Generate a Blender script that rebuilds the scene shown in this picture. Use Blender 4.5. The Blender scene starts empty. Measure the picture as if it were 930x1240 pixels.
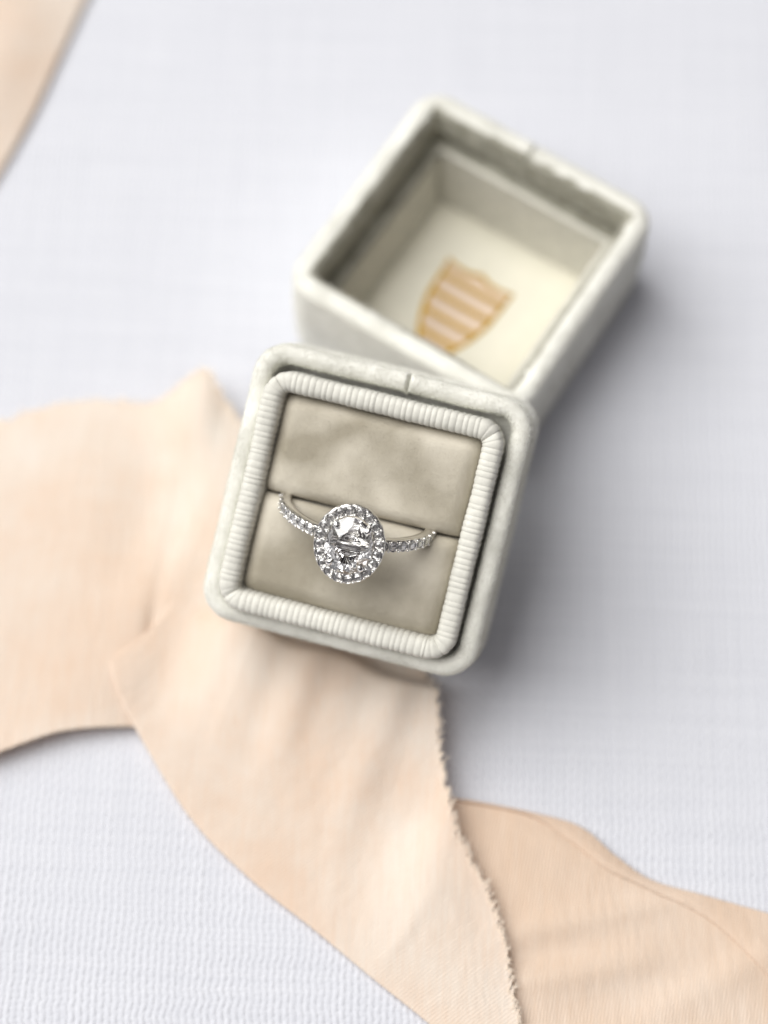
import bpy, bmesh, math, random
import numpy as np
from mathutils import Vector, Matrix, noise as mnoise

# ------------------------------------------------------------------ camera, world, light, exposure
U = 0.00092                       # one model unit ("mm" of a 40-unit box) in metres
PW, PH = 930.0, 1240.0            # the photograph, for turning pixels into directions
ELEV, DIST, ROLL, VFOV = 1.1789, 311.66, 0.0376, math.radians(28)
scene = bpy.context.scene
col = scene.collection

fw = np.array([0, math.cos(ELEV), -math.sin(ELEV)])
CAM = -DIST * fw
_r = np.array([1.0, 0, 0]); _u = np.cross(_r, fw)
cr = math.cos(ROLL) * _r + math.sin(ROLL) * _u
cu = -math.sin(ROLL) * _r + math.cos(ROLL) * _u
FPX = PH / 2 / math.tan(VFOV / 2)

cam_data = bpy.data.cameras.new('camera')
cam = bpy.data.objects.new('camera', cam_data); col.objects.link(cam)
m = Matrix((( cr[0], cu[0], -fw[0], CAM[0] * U), (cr[1], cu[1], -fw[1], CAM[1] * U), (cr[2], cu[2], -fw[2], CAM[2] * U), (0, 0, 0, 1)))
cam.matrix_world = m
cam_data.sensor_fit = 'VERTICAL'; cam_data.sensor_height = 32.0
cam_data.lens = 16.0 / math.tan(VFOV / 2)
cam_data.clip_start = 0.01; cam_data.clip_end = 20
cam_data.dof.use_dof = True
cam_data.dof.aperture_fstop = 6.0
scene.camera = cam

world = bpy.data.worlds.new('World'); scene.world = world; world.use_nodes = True
bg = world.node_tree.nodes['Background']
bg.inputs[0].default_value = (1.0, 0.89, 0.94, 1); bg.inputs[1].default_value = 0.055

def area(name, az, el, dist, size, power, colr):
    d = bpy.data.lights.new(name, 'AREA'); d.shape = 'RECTANGLE'; d.size, d.size_y = size
    d.energy = power; d.color = colr
    o = bpy.data.objects.new(name, d); col.objects.link(o)
    v = Vector((math.cos(el) * math.cos(az), math.cos(el) * math.sin(az), math.sin(el)))
    o.location = v * dist
    o.rotation_euler = v.to_track_quat('Z', 'Y').to_euler()
    return o
area('window_light', math.radians(161), math.radians(56), 2.60, (2.7, 2.7), 121.0, (1.0, 0.985, 0.955))
area('overhead_fill', math.radians(-110), math.radians(80), 2.60, (2.6, 2.6), 15.0, (1.0, 0.97, 0.96))  # added overhead fill, gives stones and metal something bright to mirror

scene.view_settings.view_transform = 'Standard'
scene.view_settings.look = 'None'
scene.view_settings.exposure = -0.02
scene.view_settings.gamma = 1
scene.cycles.use_denoising = True
scene.cycles.max_bounces = 14
scene.cycles.transmission_bounces = 12
scene.cycles.diffuse_bounces = 6
scene.cycles.glossy_bounces = 8
scene.cycles.sample_clamp_indirect = 6.0
scene.cycles.caustics_refractive = True
scene.cycles.caustics_reflective = True

rng = random.Random(7)

# ------------------------------------------------------------------ helpers
def unproj(px, py, z=0.0):
    d = fw * FPX + cr * (px - PW / 2) - cu * (py - PH / 2)
    t = (z - CAM[2]) / d[2]
    return CAM + d * t

def project(P):
    d = np.asarray(P, float) - CAM
    return PW / 2 + FPX * (d @ cr) / (d @ fw), PH / 2 - FPX * (d @ cu) / (d @ fw)

def rotm(rz, rx, ry):
    return Matrix.Rotation(rz, 3, 'Z') @ Matrix.Rotation(rx, 3, 'X') @ Matrix.Rotation(ry, 3, 'Y')

def n3(x, y, z, s=1.0):
    return mnoise.noise(Vector((x * s, y * s, z * s)))

def fbm(x, y, z, s=1.0, o=3):
    v = 0; a = 1; t = 0
    for i in range(o):
        v += a * n3(x, y, z, s); t += a; a *= .5; s *= 2.03
    return v / t

def mesh_obj(name, verts, faces, mat, parent=None, smooth=True, solid=None):
    me = bpy.data.meshes.new(name)
    me.from_pydata([(v[0] * U, v[1] * U, v[2] * U) for v in verts], [], faces)
    me.validate(); me.update()
    bm = bmesh.new(); bm.from_mesh(me)
    bmesh.ops.remove_doubles(bm, verts=bm.verts, dist=1e-7)
    bmesh.ops.recalc_face_normals(bm, faces=bm.faces)
    bm.to_mesh(me); bm.free()
    if smooth:
        for p in me.polygons: p.use_smooth = True
    if mat: me.materials.append(mat)
    o = bpy.data.objects.new(name, me); col.objects.link(o)
    if parent: o.parent = parent
    if solid:
        md = o.modifiers.new('thickness', 'SOLIDIFY'); md.thickness = solid * U; md.offset = 0
    return o

def inst(name, src, parent, mat3=None, loc=(0, 0, 0), scale=(1, 1, 1)):
    o = bpy.data.objects.new(name, src.data); col.objects.link(o); o.parent = parent
    M = Matrix.Translation(Vector(loc) * U) @ (mat3.to_4x4() if mat3 else Matrix.Identity(4)) @ Matrix.Diagonal((*scale, 1))
    o.matrix_local = M
    return o

def empty(name, loc, rot3, label, cat):
    o = bpy.data.objects.new(name, None); col.objects.link(o)
    o.empty_display_size = 0.01
    o.matrix_world = Matrix.Translation(Vector(loc) * U) @ rot3.to_4x4()
    o['label'] = label; o['category'] = cat
    return o

def rsq(half, r, seam=None, n_side=46, n_arc=10):
    """closed rounded square outline; back side is +y.  seam = x of extra-dense samples on the back side"""
    r = max(min(r, half), 0.02)
    pts = []
    s = half - r
    us = [(-1 + 2 * i / n_side) for i in range(n_side)]
    for k in range(4):                     # back(+y, going +x), right, front, left
        a = math.pi / 2 - k * math.pi / 2
        ca, sa = math.cos(a), math.sin(a)
        uu = list(us)
        if k == 0 and seam is not None:
            uu += [seam / s + d / s for d in (-.5, -.36, -.27, -.2, -.14, -.08, -.03, .03, .08, .14, .2, .27, .36, .5)]
        for u in sorted(uu):
            # local: along = u*s, out = half ; direction out = (ca,sa), along = (sa,-ca)
            pts.append((ca * half + sa * u * s, sa * half - ca * u * s))
        cx, cy = ca * s + sa * s, sa * s - ca * s
        for j in range(n_arc):
            b = a - (j / n_arc) * math.pi / 2
            pts.append((cx + r * math.cos(b), cy + r * math.sin(b)))
    return pts

def sweep(profile, seam=None, disp=None):
    """profile: list of (half, radius, z)"""
    verts = []; faces = []
    rows = []
    for (h, r, z) in profile:
        pts = rsq(h, r, seam)
        row = []
        for (x, y) in pts:
            p = (x, y, z)
            if disp: p = disp(p)
            row.append(len(verts)); verts.append(p)
        rows.append(row)
    n = len(rows[0])
    for a, b in zip(rows, rows[1:]):
        for i in range(n):
            j = (i + 1) % n
            faces.append((a[i], a[j], b[j], b[i]))
    return verts, faces, rows

def ribbed_side(width_out, prof, pitch, amp, seed=0, spl=8, jitter=0.12):
    """one straight side of ribbed trim. prof: (half, z, nx, nz) lateral half distance, height and outward normal.
    returned in the frame of the +y side"""
    r_ = random.Random(seed)
    n = int(2 * width_out / pitch)
    xs = []
    ph = []
    x = -width_out
    edges = [-width_out]
    while edges[-1] < width_out:
        edges.append(edges[-1] + pitch * (1 + r_.uniform(-jitter, jitter)))
    for a, b in zip(edges, edges[1:]):
        k = 1 + r_.uniform(-.25, .25)
        for i in range(spl):
            t = i / spl
            xs.append(a + (b - a) * t); ph.append((abs(math.sin(math.pi * t)) ** .7) * k)
    verts = []; faces = []; rows = []
    for x, p in zip(xs, ph):
        row = []
        for (h, z, nx, nz) in prof:
            xx = max(-h, min(h, x + 0.12 * n3(x, h, z, .7)))
            d = amp * p + .10 * n3(x * .35, h, seed + 5.1)
            if abs(x) > h - .4: d *= .35
            row.append(len(verts)); verts.append((xx, h + nx * d, z + nz * d))
        rows.append(row)
    for a, b in zip(rows, rows[1:]):
        for i in range(len(a) - 1):
            faces.append((a[i], b[i], b[i + 1], a[i + 1]))
    return verts, faces

def ribbed_path(half, R, prof, pitch, amp, seed=0, spl=8, jitter=0.12):
    """one side (plus half of each corner) of a ribbed band following a rounded square path at +y.
    prof: (offset outward, z, n_out, n_z)"""
    r_ = random.Random(seed)
    s = half - R
    Lh = s + R * math.pi / 4
    edges = [-Lh]
    n = round(2 * Lh / pitch)
    for k in range(1, n): edges.append(-Lh + 2 * Lh * (k + r_.uniform(-jitter, jitter)) / n)
    edges.append(Lh)
    st = []
    for a, b in zip(edges, edges[1:]):
        k = 1 + r_.uniform(-.2, .2)
        for i in range(spl): st.append((a + (b - a) * i / spl, (abs(math.sin(math.pi * i / spl)) ** .6) * k))
    st.append((Lh, 0))
    verts = []; faces = []; rows = []
    for l, p in st:
        row = []
        pinch = math.exp(-((Lh - abs(l)) / .55) ** 2)
        for (o, z, no, nz) in prof:
            lw = l + .10 * n3(l * .8, z * .5, seed + 1.3)
            d = amp * p + .12 * n3(l * .22, o * .3, seed + 5.1) - .30 * pinch * max(0, nz)
            if abs(lw) <= s: c = (lw, half); nn = (0, 1)
            else:
                sg = 1 if lw > 0 else -1; t = min((abs(lw) - s) / R, math.pi / 4)
                nn = (sg * math.sin(t), math.cos(t)); c = (sg * s + R * nn[0], s + R * nn[1])
            row.append(len(verts)); q = o + no * d
            verts.append((c[0] + nn[0] * q, c[1] + nn[1] * q, z + nz * d))
        rows.append(row)
    for a, b in zip(rows, rows[1:]):
        for i in range(len(a) - 1): faces.append((a[i], b[i], b[i + 1], a[i + 1]))
    return verts, faces

def fuzz(parent, src, count, mat, seed, zmin=-1e9, length=(.18, .42), width=.045, zmax=1e9):
    """short velvet pile standing on a mesh part, joined into one part"""
    me = src.data; rg = np.random.default_rng(seed)
    me.calc_loop_triangles()
    V = np.empty(len(me.vertices) * 3); me.vertices.foreach_get('co', V); V = V.reshape(-1, 3) / U
    T = np.empty(len(me.loop_triangles) * 3, int); me.loop_triangles.foreach_get('vertices', T); T = T.reshape(-1, 3)
    a, b, c = V[T[:, 0]], V[T[:, 1]], V[T[:, 2]]
    cz = (a[:, 2] + b[:, 2] + c[:, 2]) / 3
    k = (cz > zmin) & (cz < zmax); a, b, c = a[k], b[k], c[k]
    nr = np.cross(b - a, c - a); ar = np.linalg.norm(nr, axis=1); nr = nr / (ar[:, None] + 1e-12)
    idx = rg.choice(len(a), count, p=ar / ar.sum())
    u, v = rg.random(count), rg.random(count); fl = u + v > 1; u[fl], v[fl] = 1 - u[fl], 1 - v[fl]
    P = a[idx] + (b - a)[idx] * u[:, None] + (c - a)[idx] * v[:, None]
    D = nr[idx] + rg.normal(0, .45, (count, 3)); D /= np.linalg.norm(D, axis=1)[:, None]
    S = np.cross(D, rg.normal(0, 1, (count, 3))); S /= np.linalg.norm(S, axis=1)[:, None] + 1e-9
    L = rg.uniform(*length, count)[:, None]
    P = P - D * .05
    W = np.empty((count * 3, 3)); W[0::3] = P - S * width; W[1::3] = P + S * width; W[2::3] = P + D * L
    m2 = bpy.data.meshes.new('pile'); m2.from_pydata((W * U).tolist(), [], [(3 * i, 3 * i + 1, 3 * i + 2) for i in range(count)])
    m2.materials.append(mat)
    o = bpy.data.objects.new('velvet_pile', m2); col.objects.link(o); o.parent = parent; o['kind'] = 'stuff'
    return o

# ------------------------------------------------------------------ materials
def new_mat(name):
    mt = bpy.data.materials.new(name); mt.use_nodes = True
    nt = mt.node_tree
    return mt, nt, nt.nodes['Principled BSDF'], nt.nodes['Material Output']

class N:
    def __init__(s, nt): s.nt = nt
    def node(s, t, **kw):
        n = s.nt.nodes.new(t)
        for k, v in kw.items(): setattr(n, k, v)
        return n
    def link(s, a, b): s.nt.links.new(a, b)
    def math(s, op, a, b=None, c=None):
        n = s.node('ShaderNodeMath', operation=op)
        for i, v in enumerate((a, b, c)):
            if v is None: continue
            if isinstance(v, (int, float)): n.inputs[i].default_value = v
            else: s.link(v, n.inputs[i])
        return n.outputs[0]
    def coords(s, scale=(1, 1, 1), rot=(0, 0, 0)):
        tc = s.node('ShaderNodeTexCoord')
        mp = s.node('ShaderNodeMapping')
        mp.inputs['Scale'].default_value = [v / U for v in scale]
        mp.inputs['Rotation'].default_value = rot
        s.link(tc.outputs['Object'], mp.inputs[0])
        return mp.outputs[0]
    def noise(s, vec, scale, detail=3, rough=.5, dist=0):
        n = s.node('ShaderNodeTexNoise')
        n.inputs['Scale'].default_value = scale; n.inputs['Detail'].default_value = detail
        n.inputs['Roughness'].default_value = rough; n.inputs['Distortion'].default_value = dist
        s.link(vec, n.inputs['Vector'])
        return n.outputs['Fac']
    def ramp(s, f, c0, c1, p0=.3, p1=.7):
        r = s.node('ShaderNodeValToRGB')
        r.color_ramp.elements[0].position = p0; r.color_ramp.elements[1].position = p1
        r.color_ramp.elements[0].color = (*c0, 1); r.color_ramp.elements[1].color = (*c1, 1)
        s.link(f, r.inputs[0]); return r.outputs[0]
    def bump(s, h, strength, dist):
        b = s.node('ShaderNodeBump'); b.inputs['Strength'].default_value = strength
        b.inputs['Distance'].default_value = dist * U
        s.link(h, b.inputs['Height']); return b.outputs[0]

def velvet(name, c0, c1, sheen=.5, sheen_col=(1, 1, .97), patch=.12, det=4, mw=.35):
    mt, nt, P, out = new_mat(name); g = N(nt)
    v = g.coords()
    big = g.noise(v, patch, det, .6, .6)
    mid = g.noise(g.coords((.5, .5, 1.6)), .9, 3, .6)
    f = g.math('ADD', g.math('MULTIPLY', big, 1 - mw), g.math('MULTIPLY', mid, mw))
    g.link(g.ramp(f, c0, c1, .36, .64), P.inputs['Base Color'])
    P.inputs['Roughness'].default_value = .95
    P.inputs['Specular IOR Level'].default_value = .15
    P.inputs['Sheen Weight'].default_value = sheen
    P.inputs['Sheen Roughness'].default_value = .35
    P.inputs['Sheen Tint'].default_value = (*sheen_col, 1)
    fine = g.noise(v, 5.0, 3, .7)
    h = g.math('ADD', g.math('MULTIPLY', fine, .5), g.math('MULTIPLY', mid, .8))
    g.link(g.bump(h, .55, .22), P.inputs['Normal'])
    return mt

M_velvet = velvet('pale_velvet', (.68, .675, .615), (.86, .857, .80), .65, patch=.15)
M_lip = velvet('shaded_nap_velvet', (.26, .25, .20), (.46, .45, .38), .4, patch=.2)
M_pad = velvet('taupe_velvet', (.36, .325, .255), (.66, .615, .52), .35, (1, .96, .88), .06, 1.5, .12)

def grosgrain(name, c):
    mt, nt, P, out = new_mat(name); g = N(nt)
    v = g.coords()
    f = g.noise(v, .6, 3, .6)
    g.link(g.ramp(f, tuple(x * .86 for x in c), c, .3, .65), P.inputs['Base Color'])
    P.inputs['Roughness'].default_value = .62
    P.inputs['Sheen Weight'].default_value = .2
    g.link(g.bump(g.noise(v, 6, 2, .6), .35, .12), P.inputs['Normal'])
    return mt
M_gros = grosgrain('ribbed_trim_cloth', (.72, .71, .645))
M_lining = grosgrain('ribbed_lining_cloth', (.66, .645, .575))

def plain(name, c, rough=.5, metal=0, bump=None):
    mt, nt, P, out = new_mat(name); g = N(nt)
    v = g.coords()
    f = g.noise(v, .35, 3, .6)
    g.link(g.ramp(f, tuple(x * .93 for x in c), c, .3, .7), P.inputs['Base Color'])
    P.inputs['Roughness'].default_value = rough; P.inputs['Metallic'].default_value = metal
    if bump: g.link(g.bump(g.noise(v, bump[0], 3, .6), bump[1], bump[2]), P.inputs['Normal'])
    return mt
M_satin = plain('cream_satin', (.72, .695, .585), .5, 0, (.25, .4, .5))
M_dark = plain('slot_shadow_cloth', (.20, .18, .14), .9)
M_gold = plain('gold_foil', (.42, .245, .012), .36, .85, (2.5, .5, .12))
M_goldpale = plain('blush_foil', (.66, .52, .40), .55, 0, (2.0, .3, .1))
M_metal = plain('white_gold', (.90, .89, .87), .17, 1)

def gem(name, trans):
    mt, nt, P, out = new_mat(name)
    P.inputs['Base Color'].default_value = (1, 1, 1, 1)
    P.inputs['Roughness'].default_value = 0
    P.inputs['IOR'].default_value = 2.4
    P.inputs['Transmission Weight'].default_value = trans
    return mt
M_gem = gem('diamond', 1.0)
M_melee = gem('small_diamond', .92)

def ribbon_mat(name, c0, c1, ang):
    mt, nt, P, out = new_mat(name); g = N(nt)
    v = g.coords()
    f = g.noise(v, .035, 4, .6, .4)
    st = g.noise(g.coords((3.2, .12, 1), (0, 0, ang + .8)), 1.0, 3, .6)
    f2 = g.math('ADD', g.math('MULTIPLY', f, .7), g.math('MULTIPLY', st, .3))
    colr = g.ramp(f2, c0, c1, .34, .66)
    g.link(colr, P.inputs['Base Color'])
    P.inputs['Roughness'].default_value = .52
    P.inputs['Specular IOR Level'].default_value = .3
    P.inputs['Sheen Weight'].default_value = .25
    P.inputs['Sheen Roughness'].default_value = .4
    # fine twill lines
    sx = g.node('ShaderNodeSeparateXYZ'); g.link(g.coords((1, 1, 1), (0, 0, ang)), sx.inputs[0])
    wob = g.math('MULTIPLY', g.noise(v, .9, 2), .5)
    tw = g.math('SINE', g.math('MULTIPLY', g.math('ADD', sx.outputs[0], wob), 2 * math.pi / .46))
    tw2 = g.math('SINE', g.math('MULTIPLY', sx.outputs[1], 2 * math.pi / .40))
    h = g.math('ADD', g.math('MULTIPLY', tw, .35), g.math('MULTIPLY', tw2, .12))
    h = g.math('ADD', h, g.math('MULTIPLY', g.noise(g.coords((2.4, .3, 1), (0, 0, ang)), 1.0, 3), .8))
    g.link(g.bump(h, .55, .12), P.inputs['Normal'])
    tr = g.node('ShaderNodeBsdfTranslucent'); g.link(colr, tr.inputs[0])
    mx = g.node('ShaderNodeMixShader'); mx.inputs[0].default_value = .28
    g.link(P.outputs[0], mx.inputs[1]); g.link(tr.outputs[0], mx.inputs[2])
    g.link(mx.outputs[0], out.inputs[0])
    return mt
def thread_mat():
    mt, nt, P, out = new_mat('pale_silk_thread'); g = N(nt)
    P.inputs['Base Color'].default_value = (.97, .89, .79, 1); P.inputs['Roughness'].default_value = .7
    tr = g.node('ShaderNodeBsdfTranslucent'); tr.inputs[0].default_value = (.97, .88, .76, 1)
    mx = g.node('ShaderNodeMixShader'); mx.inputs[0].default_value = .4
    g.link(P.outputs[0], mx.inputs[1]); g.link(tr.outputs[0], mx.inputs[2]); g.link(mx.outputs[0], out.inputs[0])
    return mt
M_thread = thread_mat()
M_ribbon = ribbon_mat('blush_silk', (.865, .695, .555), (.905, .845, .77), .9)
M_ribbon2 = ribbon_mat('shaded_blush_silk', (.82, .635, .48), (.89, .765, .65), .15)  # same ribbon silk, its weaker light put into a darker colour

def linen(name):
    mt, nt, P, out = new_mat(name); g = N(nt)
    v = g.coords()
    p = .98
    wx = g.noise(g.coords((.05, .35, 1)), 1.0, 3, .6)
    wy = g.noise(g.coords((.35, .05, 1)), 1.0, 3, .6)
    sx = g.node('ShaderNodeSeparateXYZ'); g.link(v, sx.inputs[0])
    u = g.math('ADD', g.math('DIVIDE', sx.outputs[0], p), g.math('MULTIPLY', wx, 1.5))
    w = g.math('ADD', g.math('DIVIDE', sx.outputs[1], p * .92), g.math('MULTIPLY', wy, 1.5))
    su = g.math('ABSOLUTE', g.math('SINE', g.math('MULTIPLY', u, math.pi)))
    sw = g.math('ABSOLUTE', g.math('SINE', g.math('MULTIPLY', w, math.pi)))
    fu = g.math('FLOOR', u); fv = g.math('FLOOR', w)
    over_u = g.math('ADD', g.math('MULTIPLY', g.math('COSINE', g.math('MULTIPLY', g.math('ADD', g.math('SUBTRACT', w, .5), fu), math.pi)), .5), .5)
    over_w = g.math('ADD', g.math('MULTIPLY', g.math('COSINE', g.math('MULTIPLY', g.math('ADD', g.math('ADD', u, .5), fv), math.pi)), .5), .5)
    hu = g.math('MULTIPLY', g.math('POWER', su, .6), g.math('ADD', g.math('MULTIPLY', over_u, .45), .55))
    hw = g.math('MULTIPLY', g.math('POWER', sw, .6), g.math('ADD', g.math('MULTIPLY', over_w, .55), .22))
    # thread thickness varies from thread to thread (slubs)
    slub = g.noise(g.coords((.9, .03, 1)), 1.0, 2, .6)
    slubw = g.noise(g.coords((.03, .9, 1)), 1.0, 2, .6)
    hu = g.math('MULTIPLY', hu, g.math('ADD', g.math('MULTIPLY', slub, 1.2), .4))
    hw = g.math('MULTIPLY', hw, g.math('ADD', g.math('MULTIPLY', slubw, 1.2), .4))
    h = g.math('MAXIMUM', hu, hw)
    h = g.math('ADD', h, g.math('MULTIPLY', g.noise(v, 4.0, 3, .7), .25))
    f = g.math('ADD', g.math('MULTIPLY', slub, .5), g.math('MULTIPLY', slubw, .5))
    g.link(g.ramp(f, (.61, .624, .676), (.665, .678, .728), .35, .65), P.inputs['Base Color'])
    P.inputs['Roughness'].default_value = .85
    P.inputs['Specular IOR Level'].default_value = .2
    P.inputs['Sheen Weight'].default_value = .15
    g.link(g.bump(h, .6, .28), P.inputs['Normal'])
    return mt
M_linen = linen('white_linen')

# ------------------------------------------------------------------ the surface: white linen cloth
def build_cloth():
    n = 150; L = 420.0
    verts = []; faces = []
    def g(t): return L * (0.35 * t + 0.65 * t ** 3)      # denser around the box
    for j in range(n + 1):
        for i in range(n + 1):
            x, y = g(-1 + 2 * i / n), g(-1 + 2 * j / n)
            z = .25 * n3(x, y, 3, .015) + .08 * n3(x, y, 9, .06) - .33
            verts.append((x, y, z))
    for j in range(n):
        for i in range(n):
            a = j * (n + 1) + i
            faces.append((a, a + 1, a + n + 2, a + n + 1))
    o = mesh_obj('tablecloth', verts, faces, M_linen, solid=.4)
    o.location.z = -.2 * U
    o['kind'] = 'structure'
    return o
build_cloth()

# ------------------------------------------------------------------ ring box lid, lying open side up
LX, LY, LYAW, LH = 11.8, 35.8, -0.5356, 19.5
lid = empty('box_cover', (LX, LY, 0.15), rotm(LYAW, 0, 0),
            'open pale velvet lid lying hollow side up with gold crest inside', 'box lid')

def velvet_disp(seam, zr, seed, rim_out=20.0, slit=1.15, zmin=8):
    def f(p):
        x, y, z = p
        r = math.hypot(x, y) + 1e-6
        d = .16 * fbm(x, y, z + seed, .16, 3) + .05 * n3(x, y, z + seed, .9)
        top = max(0, min(1, (z - zmin) / (zr - zmin)))
        # padding: slightly fuller, lumpy along the rim
        d2 = top * .22 * n3(x, y, seed, .22)
        nx, ny = x / r, y / r
        s = 0
        if seam is not None and y > 0 and abs(y) > abs(x) * .9:
            s = math.exp(-((x - seam - .08 * (z - zr)) / .22) ** 2) * top
            pk = math.exp(-((x - seam) / 1.6) ** 2) * top * .18
        else: pk = 0
        return (x + nx * d, y + ny * d * (1) - (s * .35 if y > 0 else 0), z + d2 * .9 + pk - s * slit)
    return f

def velvet_profile(H, half, R, th, inner_drop, close=True):
    """outer wall with a rounded, padded rim then down the inside"""
    prof = [(.5, .3, 0), (half * .5, 2, 0), (half - 2.4, R - 2.2, 0)]
    for k in range(1, 6):                         # bottom outer edge rounding
        a = -math.pi / 2 + k / 5 * math.pi / 2
        prof.append((half - 1.6 + 1.6 * math.cos(a), R - 1.6 + 1.6 * math.cos(a), 1.6 + 1.6 * math.sin(a)))
    for k in range(1, 8):
        z = 1.6 + (H - th / 2 - 1.6) * k / 8
        bul = .25 * math.sin(math.pi * k / 8)
        prof.append((half + bul - .1, R, z))
    c = half - th / 2
    for k in range(0, 13):
        a = k / 12 * math.pi
        rr = th / 2
        prof.append((c + rr * math.cos(a), max(.8, R - th / 2 + rr * math.cos(a)), H - th * .42 + th * .42 * math.sin(a)))
    zi = H - th * .42
    for k in range(1, 7):
        prof.append((half - th - .05 * k, max(.8, R - th), zi - inner_drop * k / 6))
    return prof

def build_lid():
    prof = velvet_profile(LH, 20.7, 4.6, 3.7, 3.2)
    zl = prof[-1][2]                               # the lip turns back outwards: a dark groove above the lining
    prof += [(17.2, 1.2, zl - .3), (19.2, 2, zl - .4), (19.2, 2, zl - 2.6), (15.0, 1.0, zl - 2.8)]
    v, f, rows = sweep(prof, seam=-.9, disp=velvet_disp(-.9, LH, 3.0))
    f.append(tuple(reversed(rows[0])))
    sh = mesh_obj('velvet_shell', v, f, M_velvet, lid)
    sh.data.materials.append(M_lip)                # darker brushed nap; colour also carries the shade inside the rim
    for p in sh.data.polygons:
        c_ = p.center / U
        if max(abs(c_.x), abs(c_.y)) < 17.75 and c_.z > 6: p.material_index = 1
    fuzz(sh, sh, 45000, M_velvet, 2, 1.0)
    # ribbed lining, four sides
    zt = LH - 3.7 * .42 - 3.2 - 2.2
    lp = []
    for k in range(7):
        a = k / 6 * math.pi
        lp.append((15.55 + .45 * math.cos(a), zt - .45 + .45 * math.sin(a), math.cos(a), math.sin(a)))
    for k in range(1, 13):
        t = k / 12
        lp.append((15.1 - 1.15 * t, zt - .45 + (.9 - zt + .45) * t, -1, .1))
    for s in range(4):
        v, f = ribbed_side(16.0, lp, .85, .17, seed=20 + s, spl=6, jitter=.08)
        o = mesh_obj('ribbed_lining', v, f, M_lining, lid)
        o.location.z = (-2.0 if s == 1 else -.4) * U
        o.rotation_euler = (0, 0, s * math.pi / 2)
    # satin floor, slightly padded
    n = 40; vv = []; ff = []
    for j in range(n + 1):
        for i in range(n + 1):
            x, y = (-1 + 2 * i / n), (-1 + 2 * j / n)
            z = .35 + .75 * (1 - x ** 6) * (1 - y ** 6) + .05 * n3(x * 3, y * 3, 1)
            vv.append((x * 14.15, y * 14.15, z))
    for j in range(n):
        for i in range(n):
            a = j * (n + 1) + i; ff.append((a, a + 1, a + n + 2, a + n + 1))
    fl = mesh_obj('satin_floor', vv, ff, M_satin, lid)
    return fl

lid_floor = build_lid()

# gold foil crest stamped on the satin floor
def lid_local(px, py, z):
    P = unproj(px, py, z + .15); q = Vector((P[0] - LX, P[1] - LY, 0)); q.rotate(Matrix.Rotation(-LYAW, 3, 'Z'))
    return q.x, q.y
def build_crest():
    zc = 1.12
    tl = lid_local(546, 309, zc); tr = lid_local(621, 360, zc); lb = lid_local(512, 402, zc); br = lid_local(546, 426, zc)
    x0, x1 = tl[0], tr[0]; yt = (tl[1] + tr[1]) / 2; yb = (lb[1] + br[1]) / 2
    cx = (x0 + x1) / 2; hw = (x1 - x0) / 2
    bw = abs(br[0] - lb[0]) / 2
    Ht = (yt - yb)
    Hs = Ht * 1.28                                     # the point runs on behind the lid's front wall
    bcx = (lb[0] + br[0]) / 2
    def half(t):                                       # t: 0 top .. 1 tip
        return hw * (1 - .03 * math.sin(math.pi * min(1, t / .4))) * max(0.0, 1 - max(0, t - .15) ** 2.1 * 1.40) ** .75
    def edge_top(u): return yt + .9 * (abs(math.sin(math.pi * u)) ** .8) * -.55 + .35 * math.exp(-(u / .18) ** 2)
    crest = bpy.data.objects.new
    # closed outline
    pts = []
    for k in range(25):
        u = 1 - 2 * k / 24
        pts.append((cx + u * hw, edge_top(u)))
    T = [k / 26 for k in range(1, 27)]
    left = [(cx - half(t), yt - Hs * t) for t in T]
    right = [(cx + half(t), yt - Hs * t) for t in reversed(T)]
    outline = pts + left + right
    # backing field
    def poly_prism(name, poly, z0, z1, mat, parent):
        n = len(poly)
        v = [(x, y, z0) for x, y in poly] + [(x, y, z1) for x, y in poly]
        f = [tuple(range(n, 2 * n))] + [(i, (i + 1) % n, n + (i + 1) % n, n + i) for i in range(n)]
        return mesh_obj(name, v, f, mat, parent, smooth=False)
    field = poly_prism('crest', outline, zc - .1, zc + .02, M_goldpale, lid)
    field['label'] = 'gold foil shield crest with horizontal bars'
    # outline band
    n = len(outline); v = []; f = []
    ctr = (cx, yt - Hs * .42)
    for i, (x, y) in enumerate(outline):
        dx, dy = x - ctr[0], y - ctr[1]; L = math.hypot(dx, dy); k = (L - .78) / L
        a = (x, y); b = (ctr[0] + dx * k, ctr[1] + dy * k)
        v += [(a[0], a[1], zc), (a[0], a[1], zc + .12), (b[0], b[1], zc + .12), (b[0], b[1], zc)]
    for i in range(n):
        j = (i + 1) % n
        for k in range(4):
            l = (k + 1) % 4
            f.append((4 * i + k, 4 * j + k, 4 * j + l, 4 * i + l))
    mesh_obj('outline', v, f, M_gold, field, smooth=False)
    for k in range(1, 6):
        t = .17 + (k - 1) * .192
        h = half(t) - .25
        if h < .6: continue
        y = yt - Hs * t
        th = .46
        ns = 14; v = []; f = []
        for i in range(ns + 1):
            u = -1 + 2 * i / ns; x = cx + u * h; yy = y + .12 * (u * u)
            v += [(x, yy - th, zc), (x, yy - th * .8, zc + .13), (x, yy + th * .8, zc + .13), (x, yy + th, zc)]
        for i in range(ns):
            for q in range(3): f.append((4 * i + q, 4 * i + 4 + q, 4 * i + 5 + q, 4 * i + 1 + q))
        mesh_obj('bar', v, f, M_gold, field, smooth=False)
build_crest()

# ------------------------------------------------------------------ ring box base, tipped towards the viewer on the lid's corner
HB = 20.5
RB = rotm(-0.2236, 0.4777, -0.0216)
BTOP = Vector((-3.42, -13.43, 30.79))
BLOC = BTOP - RB @ Vector((0, 0, HB + 2.5))
base = empty('ring_box', BLOC, RB, 'pale velvet ring box base with ribbed trim and taupe cushion, propped on the lid corner', 'ring box')

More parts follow.
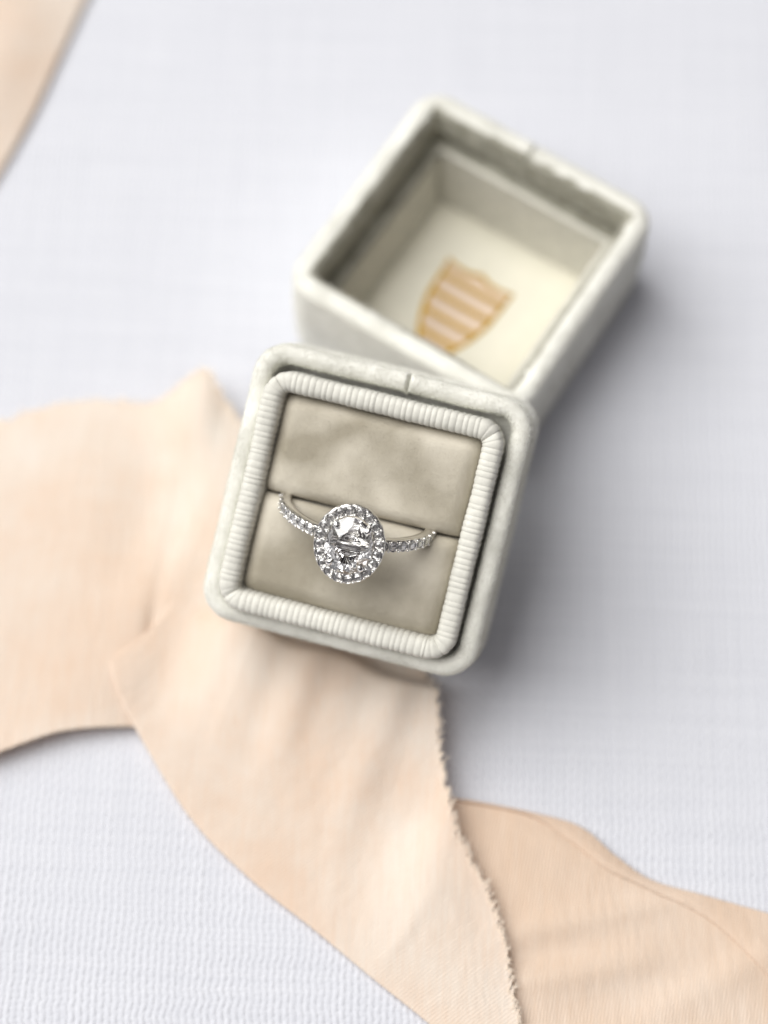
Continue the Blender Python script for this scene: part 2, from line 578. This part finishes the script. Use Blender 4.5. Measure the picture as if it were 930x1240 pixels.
def build_base():
    prof = velvet_profile(HB, 19.55, 4.6, 2.5, 3.0)
    prof.append((14.0, 1.0, HB - 5.5))
    v, f, rows = sweep(prof, seam=1.7, disp=velvet_disp(1.7, HB, 11.0))
    f.append(tuple(reversed(rows[0])))
    v = [(x + .35, y + .70, z) for (x, y, z) in v]
    sh = mesh_obj('velvet_shell', v, f, M_velvet, base)
    fuzz(sh, sh, 30000, M_velvet, 1, 1.0)
    fuzz(sh, sh, 60000, M_velvet, 4, HB - 6, (.18, .40), .03)
    # collar of ribbed trim: rises inside the velvet rim and rolls over to the cushion
    zt = HB + 2.5
    lp = []
    for k in range(4): lp.append((1.32, zt - 5.0 + 3.7 * k / 3, 1, 0))
    for k in range(0, 15):                         # flat-topped roll, sloping down towards the cushion
        a = k / 14 * math.pi
        ca_, sa_ = math.cos(a), math.sin(a)
        o = 1.32 * (abs(ca_) ** .8) * (1 if ca_ > 0 else -1)
        z = zt - 1.3 + 1.3 * (sa_ ** .8) + .16 * ca_
        lp.append((o, z, ca_, sa_))
    for k in range(1, 5): lp.append((-1.32 - .04 * k, zt - 1.46 - 1.1 * k, -1, 0))
    for s in range(4):
        v, f = ribbed_path(15.38, 2.3, lp, .84, .11, seed=s, spl=9, jitter=.22)
        o = mesh_obj('ribbed_trim', v, f, M_gros, base)
        o.rotation_euler = (0, 0, s * math.pi / 2)
    # cushion: two puffed velvet halves with the ring slot between them
    W2 = 14.02; top = zt - 1.5
    for sgn in (1, -1):
        nx, ny = 72, 40; vv = []; ff = []
        y0, y1 = .16, 14.02
        for j in range(ny + 1):
            for i in range(nx + 1):
                u, w = -1 + 2 * i / nx, j / ny
                # concentrate samples at edges
                u = math.sin(u * math.pi / 2); w = .5 - .5 * math.cos(w * math.pi)
                x = u * W2; y = y0 + (y1 - y0) * w
                ex = (W2 - abs(x)); e0 = y - y0; e1 = y1 - y
                def fall(e, r): return 0 if e > r else r - math.sqrt(max(0, r * r - (r - e) ** 2))
                z = top - fall(ex, 2.4) * 1.1 - fall(e0, 1.9) * 1.0 - fall(e1, 2.4) * 1.1
                z += .35 * (1 - u ** 2) * math.sin(math.pi * w) ** .6 + .16 * fbm(x, y, sgn * 7, .14, 3) + .03 * n3(x, y, 2, .8)
                if i in (0, nx) or j in (0, ny): z = top - 5
                yy = y + .10 * n3(x, 0, sgn * 3, .25) * max(0, 1 - e0)
                vv.append((x, sgn * yy, z))
        for j in range(ny):
            for i in range(nx):
                a = j * (nx + 1) + i; ff.append((a, a + 1, a + nx + 2, a + nx + 1))
        cu_ = mesh_obj('cushion', vv, ff, M_pad, base)
        fuzz(cu_, cu_, 16000, M_pad, 5 + sgn, top - 2.5, (.10, .20), .03)
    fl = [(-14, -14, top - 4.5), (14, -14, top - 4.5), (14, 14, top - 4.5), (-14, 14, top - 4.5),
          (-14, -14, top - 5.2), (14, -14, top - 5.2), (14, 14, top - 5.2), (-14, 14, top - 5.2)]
    mesh_obj('slot_light_block', fl, [(0, 1, 2, 3), (4, 7, 6, 5), (0, 4, 5, 1), (1, 5, 6, 2), (2, 6, 7, 3), (3, 7, 4, 0)], M_dark, base, smooth=False)  # added to block light under the slot; slot shade is in its colour
build_base()

# ------------------------------------------------------------------ engagement ring in the slot
PAD_Z = HB + 2.5 - 1.5
RR = 10.1                                             # mean shank radius
def ring_frame(lean, roll, shift):
    """local frame in base space: x along the slot, z towards the head"""
    return Matrix.Rotation(lean, 3, 'X') @ Matrix.Rotation(roll, 3, 'Y')
def head_px(lean, roll, sx, drop):
    R = ring_frame(lean, roll, sx)
    c = Vector((sx, 0, PAD_Z - drop))
    h = c + R @ Vector((0, 0, RR + 1.6))
    P = BLOC + RB @ h
    return project(P), c, R
best = None
DROP = 2.2
for li in range(0, 50):
    for ri in range(-15, 16):
        lean = math.radians(li); roll = math.radians(ri)
        (px, py), c, R = head_px(lean, roll, -.45, DROP)
        e = (px - 423) ** 2 + (py - 660) ** 2 + .6 * abs(ri)
        if best is None or e < best[0]: best = (e, lean, roll, c, R)
_, LEAN, ROLLR, RC, RR3 = best
ring_rot = RB @ RR3
ring_org = BLOC + RB @ (RC + RR3 @ Vector((0, 0, -RR)))      # lowest point of the shank
ring = empty('engagement_ring', ring_org, ring_rot, 'white gold ring with oval diamond and halo standing in the cushion slot', 'ring')
RCEN = Vector((0, 0, RR))

def brilliant(name, a, b, depth_c=.16, depth_p=.43, mat=M_gem, parent=None, n=8):
    """round/oval brilliant: half axes a,b; crown up, girdle at z=0"""
    D = a + b
    verts = []; faces = []
    def ring_pts(r, z, off, k=n):
        ids = []
        for i in range(k):
            t = 2 * math.pi * (i + off) / k
            ids.append(len(verts)); verts.append((a * r * math.cos(t), b * r * math.sin(t), z * D))
        return ids
    T = ring_pts(.56, depth_c, 0)                       # table
    K = ring_pts(.80, depth_c * .52, .5)                # kite points
    G = ring_pts(1.0, .0, 0, 2 * n)                     # girdle, upper
    g = ring_pts(1.0, -.022, 0, 2 * n)                  # girdle, lower
    Pm = ring_pts(.42, -.022 - depth_p * .56, .5)       # lower-girdle meet (between mains)
    C = len(verts); verts.append((0, 0, -.022 * D - depth_p * D))
    faces.append(tuple(T))
    for i in range(n):
        j = (i + 1) % n
        faces.append((T[i], K[i], T[j]))                               # star
        faces.append((T[i], K[i - 1], G[2 * i], K[i]))                 # kite main
        faces.append((K[i], G[2 * i], G[2 * i + 1]))                   # upper girdle
        faces.append((K[i], G[2 * i + 1], G[(2 * i + 2) % (2 * n)]))
        faces.append((g[2 * i], Pm[i], g[2 * i + 1]))                  # lower girdle
        faces.append((g[2 * i + 1], Pm[i], g[(2 * i + 2) % (2 * n)]))
        faces.append((g[2 * i], Pm[i - 1], C, Pm[i]))                  # pavilion main
    for i in range(2 * n):
        j = (i + 1) % (2 * n)
        faces.append((G[i], g[i], g[j], G[j]))
    return mesh_obj(name, verts, faces, mat, parent, smooth=False)

def torus_mesh(name, R, r, nu, nv, mat, parent, sx=1, sy=1, rz=None):
    v = []; f = []
    for i in range(nu):
        t = 2 * math.pi * i / nu
        for j in range(nv):
            s = 2 * math.pi * j / nv
            v.append(((R + r * math.cos(s)) * math.cos(t) * sx, (R + r * math.cos(s)) * math.sin(t) * sy, (rz or r) * math.sin(s)))
    for i in range(nu):
        for j in range(nv):
            a, b = i, (i + 1) % nu; c, d = j, (j + 1) % nv
            f.append((a * nv + c, b * nv + c, b * nv + d, a * nv + d))
    return mesh_obj(name, v, f, mat, parent)

def bead_mesh(name, r, mat, parent, k=10):
    v = [(0, 0, r)]; f = []
    for i in range(1, k // 2 + 1):
        p = math.pi * i / (k // 2 + 1)
        for j in range(k):
            t = 2 * math.pi * j / k
            v.append((r * math.sin(p) * math.cos(t), r * math.sin(p) * math.sin(t), r * math.cos(p)))
    v.append((0, 0, -r)); m_ = k // 2
    for j in range(k):
        f.append((0, 1 + j, 1 + (j + 1) % k))
        for i in range(m_ - 1):
            f.append((1 + i * k + j, 1 + (i + 1) * k + j, 1 + (i + 1) * k + (j + 1) % k, 1 + i * k + (j + 1) % k))
        f.append((1 + (m_ - 1) * k + j, len(v) - 1, 1 + (m_ - 1) * k + (j + 1) % k))
    return mesh_obj(name, v, f, mat, parent)

def build_ring():
    # shank: D-shaped band in the x-z plane, narrower at the bottom
    nu = 140; v = []; f = []; nv = 14
    for i in range(nu):
        t = 2 * math.pi * i / nu
        up = .5 + .5 * math.cos(t)
        w = .70 + .10 * up; th = .62 + .12 * up
        for j in range(nv):
            s = 2 * math.pi * j / nv
            cw, sw = math.cos(s), math.sin(s)
            rad = RR + th * (abs(sw) ** .7) * (1 if sw > 0 else -1)
            y = w * (abs(cw) ** .6) * (1 if cw > 0 else -1)
            v.append((rad * math.sin(t), y, RR + rad * math.cos(t)))
    for i in range(nu):
        for j in range(nv):
            a, b = i, (i + 1) % nu; c, d = j, (j + 1) % nv
            f.append((a * nv + c, b * nv + c, b * nv + d, a * nv + d))
    shank = mesh_obj('shank', v, f, M_metal, ring)
    # pave stones along both shoulders
    small = None; bead = None; cup = None
    st_r = .70; stepa = 1.50 / (RR + .75)
    for sgn in (-1, 1):
        for k in range(10):
            t = sgn * (math.radians(24) + stepa * k)
            R3 = Matrix.Rotation(t, 3, 'Y')
            loc = RCEN + R3 @ Vector((0, 0, RR + .80))
            if small is None:
                small = brilliant('pave_stone', st_r, st_r, .15, .40, M_melee, ring)
                small.matrix_local = Matrix.Translation(loc * U) @ R3.to_4x4()
                cup = torus_mesh('stone_seat', st_r + .03, .11, 20, 8, M_metal, shank, rz=.24)
                cup.matrix_local = Matrix.Translation((loc - R3 @ Vector((0, 0, .10))) * U) @ R3.to_4x4()
                bead = bead_mesh('bead_prong', .20, M_metal, shank)
                bead.matrix_local = Matrix.Translation(loc * U) @ R3.to_4x4()
                bead.location = (loc + Vector((0, .78, 0))) * U
            else:
                inst('pave_stone', small, ring, R3, loc)
                inst('stone_seat', cup, shank, R3, loc - R3 @ Vector((0, 0, .10)))
            Rb = Matrix.Rotation(t + sgn * stepa / 2, 3, 'Y')
            for yy in (-.62, .62):
                inst('bead_prong', bead, shank, Rb, RCEN + Rb @ Vector((0, yy, RR + .98)))
    # head: halo plate, gallery, prongs and stones.  long axis across the band (y)
    HZ = RR * 2 + 1.55
    A, B_ = 3.95, 4.86                                  # halo centre line half axes (x, y)
    ca, cb = 3.20, 4.10                                 # centre stone half axes
    halo = None
    v = []; f = []; n = 120
    prof = [(-.74, -.15), (-.70, .12), (.70, .12), (.78, -.05), (.72, -.55), (.30, -.80), (-.50, -.80), (-.74, -.5)]
    for i in range(n):
        t = 2 * math.pi * i / n
        sc_ = .05 * abs(math.cos(10 * t))
        for (o, z) in prof:
            oo = o + (sc_ if o > .5 else 0)
            v.append(((A + oo) * math.cos(t), (B_ + oo) * math.sin(t), HZ + z))
    m_ = len(prof)
    for i in range(n):
        for j in range(m_):
            a, b = i, (i + 1) % n; c, d = j, (j + 1) % m_
            f.append((a * m_ + c, b * m_ + c, b * m_ + d, a * m_ + d))
    halo = mesh_obj('halo', v, f, M_metal, ring)
    # equal-arc positions
    N_H = 20; ts = []; acc = [0]
    K = 4000
    for i in range(K):
        t = 2 * math.pi * i / K
        acc.append(acc[-1] + math.hypot(A * math.sin(t), B_ * math.cos(t)) * 2 * math.pi / K)
    for k in range(N_H):
        s = acc[-1] * (k + .5) / N_H
        ts.append(2 * math.pi * next(i for i, q in enumerate(acc) if q >= s) / K)
    hs = None; hc = None; r0 = .655
    for k, t in enumerate(ts):
        loc = Vector((A * math.cos(t), B_ * math.sin(t), HZ + .22))
        R3 = Matrix.Rotation(t + rng.uniform(-.3, .3), 3, 'Z') @ Matrix.Rotation(rng.uniform(-.09, .09) + .05, 3, 'Y') @ Matrix.Rotation(rng.uniform(-.09, .09), 3, 'X')
        if hs is None:
            hs = brilliant('halo_stone', r0, r0, .15, .40, M_melee, ring)
            hs.matrix_local = Matrix.Translation(loc * U) @ R3.to_4x4()
            hc = torus_mesh('stone_seat', r0 + .04, .10, 20, 8, M_metal, halo, rz=.22)
            hc.matrix_local = Matrix.Translation((loc + Vector((0, 0, -.10))) * U)
        else:
            inst('halo_stone', hs, ring, R3, loc)
            inst('stone_seat', hc, halo, Matrix.Identity(3), loc + Vector((0, 0, -.10)))
        t2 = (t + (ts[(k + 1) % N_H] + (2 * math.pi if k == N_H - 1 else 0))) / 2
        for o in (-.58, .58):
            inst('bead_prong', bead, halo, Matrix.Identity(3), Vector(((A + o) * math.cos(t2), (B_ + o) * math.sin(t2), HZ + .34)), (.95, .95, .95))
    cs = brilliant('center_stone', ca, cb, .145, .41, M_gem, ring, n=10)
    cs.location = Vector((0, 0, HZ + .62)) * U
    cs['label'] = 'large faceted oval centre diamond'
    # gallery wire and prongs
    gal = torus_mesh('gallery_wire', 1, .16, 60, 8, M_metal, ring, 2.0, 2.5, rz=.3)
    gal.location = Vector((0, 0, HZ - 1.65)) * U
    for ang in (45, 135, 225, 315):
        a = math.radians(ang)
        tip = Vector((ca * .93 * math.cos(a), cb * .93 * math.sin(a), HZ + 1.02))
        mid = Vector((ca * 1.06 * math.cos(a), cb * 1.06 * math.sin(a), HZ + .45))
        low = Vector((ca * .62 * math.cos(a), cb * .62 * math.sin(a), HZ - 1.7))
        bot = Vector((ca * .25 * math.cos(a), cb * .10 * math.sin(a), HZ - 2.4))
        inn = Vector((ca * .80 * math.cos(a), cb * .80 * math.sin(a), HZ + 1.10))
        path = [(bot, .35), (low, .36), (mid, .40), (tip, .44), (inn, .26), (inn + (inn - tip) * .15, .02)]
        v = []; f = []; k = 10
        for i, (p, r) in enumerate(path):
            d = (path[min(i + 1, len(path) - 1)][0] - path[max(i - 1, 0)][0]).normalized()
            s1 = d.cross(Vector((-math.sin(a), math.cos(a), 0))).normalized(); s2 = d.cross(s1)
            for j in range(k):
                t = 2 * math.pi * j / k
                v.append(p + s1 * r * math.cos(t) + s2 * r * math.sin(t))
        for i in range(len(path) - 1):
            for j in range(k):
                f.append((i * k + j, i * k + (j + 1) % k, (i + 1) * k + (j + 1) % k, (i + 1) * k + j))
        mesh_obj('prong', v, f, M_metal, ring)
    return Vector((0, 0, HZ + .6))
head_c = build_ring()
head_w = ring_org + ring_rot @ head_c
cam_data.dof.focus_distance = float((np.array(head_w) - CAM) @ fw + 2.6) * U

# ------------------------------------------------------------------ ribbons
def cr_interp(P, t):
    """Catmull-Rom through array P (n,k) at parameter t in [0,n-1]"""
    n = len(P); i = min(int(t), n - 2); u = t - i
    p0 = P[max(i - 1, 0)]; p1 = P[i]; p2 = P[i + 1]; p3 = P[min(i + 2, n - 1)]
    return .5 * ((2 * p1) + (-p0 + p2) * u + (2 * p0 - 5 * p1 + 4 * p2 - p3) * u * u + (-p0 + 3 * p1 - 3 * p2 + p3) * u ** 3)

def seg_ridge(x, y, seg):
    (ax, ay), (bx, by), amp, wid = seg
    dx, dy = bx - ax, by - ay; L2 = dx * dx + dy * dy; L = math.sqrt(L2)
    t = ((x - ax) * dx + (y - ay) * dy) / L2
    d = ((x - ax) * dy - (y - ay) * dx) / L
    fade = 1 if 0 <= t <= 1 else math.exp(-((t if t < 0 else t - 1) * L / 3.0) ** 2)
    fade *= .55 + .45 * math.sin(math.pi * max(0, min(1, t)))
    return amp * math.exp(-(d / wid) ** 2) * fade

def px_seg(a, b, amp, wid):
    A = unproj(*a, 1); B = unproj(*b, 1)
    return ((A[0], A[1]), (B[0], B[1]), amp, wid)

def loft(name, rows, nt, ns, mat, label, cat, creases, seed, fray=(True, True), jag=.16, ripple=.20, lift=None, thick=.05):
    """rows: list of stations; each station a list of (px,py,z) points across the ribbon"""
    R = [np.array([[*unproj(px, py, z)] for (px, py, z) in st]) for st in rows]
    R = np.array(R)                                    # stations, across, 3
    if lift:                                           # edge points keep the height they were given
        for st in R:
            for e in (0, -1): st[e][2] -= lift(st[e][0], st[e][1])
    verts = []; faces = []
    edge = {0: [], 1: []}; r0 = random.Random(int(seed * 10))
    m_ = R.shape[1]
    for i in range(nt + 1):
        t = i / nt * (len(rows) - 1)
        sec = np.array([cr_interp(R[:, k, :], t) for k in range(m_)])
        for j in range(ns + 1):
            s = j / ns
            p = cr_interp(sec, s * (m_ - 1)) if m_ > 2 else sec[0] * (1 - s) + sec[1] * s
            x, y, z = p
            c = sum(seg_ridge(x, y, sg) for sg in creases)
            amp = ripple * (.4 + .6 * math.sin(math.pi * s))
            z2 = z + c + amp * fbm(x, y, seed, .07, 3) + .05 * n3(t * 6, s * 18, seed)
            if lift: z2 += lift(x, y)
            z2 = max(z2, .12)
            ex = ey = 0
            if j == 0 or j == ns:
                q = 0 if j == 0 else 1
                other = sec[1] if j == 0 else sec[-2]
                me_ = sec[0] if j == 0 else sec[-1]
                dv = me_ - other; dv = dv / (np.linalg.norm(dv) + 1e-9)
                if fray[q]:
                    k = jag * (n3(i * .37, seed, q) + .9 * n3(i * .83, seed, q + 4) + .5 * r0.uniform(-1, 1))
                    ex, ey = dv[0] * k, dv[1] * k
                    edge[q].append((Vector((x + ex, y + ey, z2)), Vector((dv[0], dv[1], 0))))
            verts.append((x + ex, y + ey, z2))
    for i in range(nt):
        for j in range(ns):
            a = i * (ns + 1) + j
            faces.append((a, a + 1, a + ns + 2, a + ns + 1))
    o = mesh_obj(name, verts, faces, mat, solid=thick)
    o['label'] = label; o['category'] = cat
    # loose threads on the torn edges
    fv = []; ff = []; r_ = random.Random(seed)
    for q in (0, 1):
        E = edge[q]
        for i in range(1, len(E) - 1):
            for _ in range(6):
                if r_.random() > .85: continue
                p, d = E[i]
                tan = (E[i + 1][0] - E[i - 1][0]); tan.z = 0
                if tan.length < 1e-6: continue
                tan.normalize()
                dirv = (d * r_.uniform(.4, 1) + tan * r_.uniform(-1.2, 1.2) + Vector((0, 0, r_.uniform(-.1, .15)))).normalized()
                L = r_.uniform(.3, .95) * (1.8 if r_.random() < .04 else 1); w = .032
                b = p + tan * r_.uniform(-.2, .2) - d * .25 + Vector((0, 0, .05))
                side = dirv.cross(Vector((0, 0, 1)));
                if side.length < 1e-4: continue
                side = side.normalized() * w
                mid = b + dirv * L * .5 + Vector((0, 0, r_.uniform(-.05, .1))); end = b + dirv * L + tan * r_.uniform(-.15, .15)
                k = len(fv)
                fv += [b - side, b + side, mid - side * .8, mid + side * .8, end]
                ff += [(k, k + 1, k + 3, k + 2), (k + 2, k + 3, k + 4)]
    if fv:
        fo = mesh_obj('frayed_edge', fv, ff, M_thread, o, smooth=False)
        fo['kind'] = 'stuff'
    return o

main_rows = [
    [(-130, 560, 1.0), (-130, 965, 2.4)],
    [(-60, 532, 1.4), (-60, 935, 2.6)],
    [(0, 510, 1.8), (0, 911, 2.8)],
    [(100, 485, 2.2), (75, 886, 2.8)],
    [(185, 488, 2.4), (150, 880, 1.8)],
    [(246, 448, 6.0), (178, 882, .4)],
    [(275, 490, 3.6), (148, 850, 1.5)],
    [(300, 525, 2.6), (132, 800, 2.6)],
    [(340, 590, 1.4), (140, 832, 2.8)],
    [(400, 670, .7), (166, 886, 2.2)],
    [(500, 792, .7), (229, 989, 1.1)],
    [(526, 838, 6.0), (300, 1062, .7)],
    [(537, 930, 5.0), (380, 1126, .6)],
    [(556, 1010, 3.9), (450, 1184, .6)],
    [(600, 1100, 2.8), (515, 1236, .6)],
    [(622, 1200, 2.0), (570, 1284, .9)],
    [(634, 1300, 1.8), (655, 1345, 2.6)],
    [(628, 1430, 1.4), (770, 1420, 4.4)],
]
mids = {5: [(222, 590, 2.2), (184, 745, 1.3)], 6: [(246, 600, 2.3), (198, 738, 1.5)], 7: [(268, 618, 2.2), (214, 728, 1.7)], 8: [(296, 668, 1.8), (232, 752, 1.9)], 9: [(328, 732, 1.4), (248, 808, 1.9)]}
def four(k, st):
    a, b = st
    if k in mids: return [a, *mids[k], b]
    mid = [tuple(a[q] * (1 - w) + b[q] * w for q in range(3)) for w in (1 / 3, 2 / 3)]
    if k >= 10: mid = [(x, y, b[2] if k < 13 else max(1.5, z)) for (x, y, z) in mid]
    return [a] + mid + [b]
main_rows = [four(k, st) for k, st in enumerate(main_rows)]
_P, _Q = unproj(270, 757, 3.5), unproj(528, 842, 6.0)
_ux, _uy = _Q[0] - _P[0], _Q[1] - _P[1]; _L = math.hypot(_ux, _uy); _ux /= _L; _uy /= _L
def crest_lift(x, y):
    """the ribbon humps up just in front of the box and drops steeply under it"""
    t = ((x - _P[0]) * _ux + (y - _P[1]) * _uy) / _L
    d = (x - _P[0]) * _uy - (y - _P[1]) * _ux            # towards the viewer
    h = 3.0 + 2.2 * max(0, min(1.1, t)) + .35 * math.sin(t * 17) + .2 * math.sin(t * 31 + 1)
    if t < .15: h *= max(0, 1 - (.15 - t) / .5) ** 2
    if t > 1.15: h *= math.exp(-((t - 1.15) / .3) ** 2)
    d += .5 * math.sin(t * 14)
    if d >= 0: return h * math.exp(-(d / 15.0) ** 2)
    k = min(1, -d / 3.6); return h * (1 - k * k * (3 - 2 * k))
main_creases = [
    px_seg((430, 880), (405, 1110), .16, 2.2), px_seg((320, 890), (392, 1020), .18, 2.6),
    px_seg((478, 965), (530, 1035), -.55, 3.0), px_seg((512, 1098), (470, 1160), .16, 1.2),
    px_seg((360, 830), (350, 960), .16, 2.4), px_seg((480, 860), (500, 960), .2, 2.6),
    px_seg((255, 850), (330, 1010), .14, 2.4), px_seg((540, 1080), (590, 1200), .12, 2.0),
    px_seg((262, 540), (175, 730), .8, 7.0), px_seg((205, 560), (160, 700), -1.2, 5.0), px_seg((250, 700), (190, 850), -1.2, 4.0),
    px_seg((30, 560), (200, 620), .4, 7.0), px_seg((20, 800), (130, 740), -.4, 8.0),
]
ribbon = loft('silk_ribbon', main_rows, 900, 50, M_ribbon,
              'wide blush silk ribbon with torn edge running under the ring box base', 'ribbon', main_creases, 3.3, fray=(True, False), jag=.8, ripple=.14, lift=crest_lift)

right_rows = []
Tp = [(522, 974), (552, 968), (640, 984), (702, 1001), (745, 1036), (790, 1066), (860, 1086), (930, 1107), (1020, 1134)]
Fp = [(522, 976), (552, 970), (639, 987), (690, 1018), (733, 1052), (784, 1076), (860, 1114), (930, 1182), (1020, 1290)]
Lp = [(598, 1262), (612, 1290), (680, 1330), (750, 1355), (800, 1370), (850, 1380), (920, 1390), (1000, 1395), (1090, 1400)]
for (t, f_, l) in zip(Tp, Fp, Lp):
    def mixp(k): return (t[0] * (1 - k) + l[0] * k, t[1] * (1 - k) + l[1] * k)
    right_rows.append([(*l, .35), (*mixp(.6), .5), (*mixp(.25), .55), (*mixp(.06), .55), (*t, .62), (t[0] * .45 + f_[0] * .55, t[1] * .45 + f_[1] * .55, 1.05), (*f_, .85)])
right_creases = [
    px_seg((585, 1135), (790, 1098), .55, 1.3), px_seg((590, 1195), (770, 1163), .7, 1.5), px_seg((640, 1005), (770, 1068), .35, 1.2),
    px_seg((600, 1160), (720, 1150), -.4, 2.0), px_seg((800, 1215), (925, 1160), .6, 2.4), px_seg((660, 1060), (800, 1075), -.25, 2.5),
    px_seg((690, 1225), (860, 1180), -.5, 2.4),
]
loft('silk_ribbon', right_rows, 300, 70, M_ribbon2,
     'blush silk ribbon length in a darker shaded tone with folded-over edge passing beneath the torn-edged ribbon', 'ribbon', right_creases, 8.7, fray=(False, False), ripple=.16)

corner_rows = []
for (e, f_) in [((170, -130), (-70, -130)), ((135, -65), (-110, -110)), ((104, 0), (-150, -60)), ((76, 62), (-180, 0)), ((42, 135), (-210, 70)), ((0, 210), (-250, 140)), ((-60, 300), (-310, 220))]:
    corner_rows.append([(*e, .5), ((e[0] + f_[0]) / 2, (e[1] + f_[1]) / 2, 2.2), (*f_, 1.0)])
loft('silk_ribbon', corner_rows, 160, 30, M_ribbon,
     'blush silk ribbon crossing the bare cloth away from the ring box', 'ribbon', [px_seg((30, 20), (-20, 140), .8, 5)], 15.1, fray=(False, False))
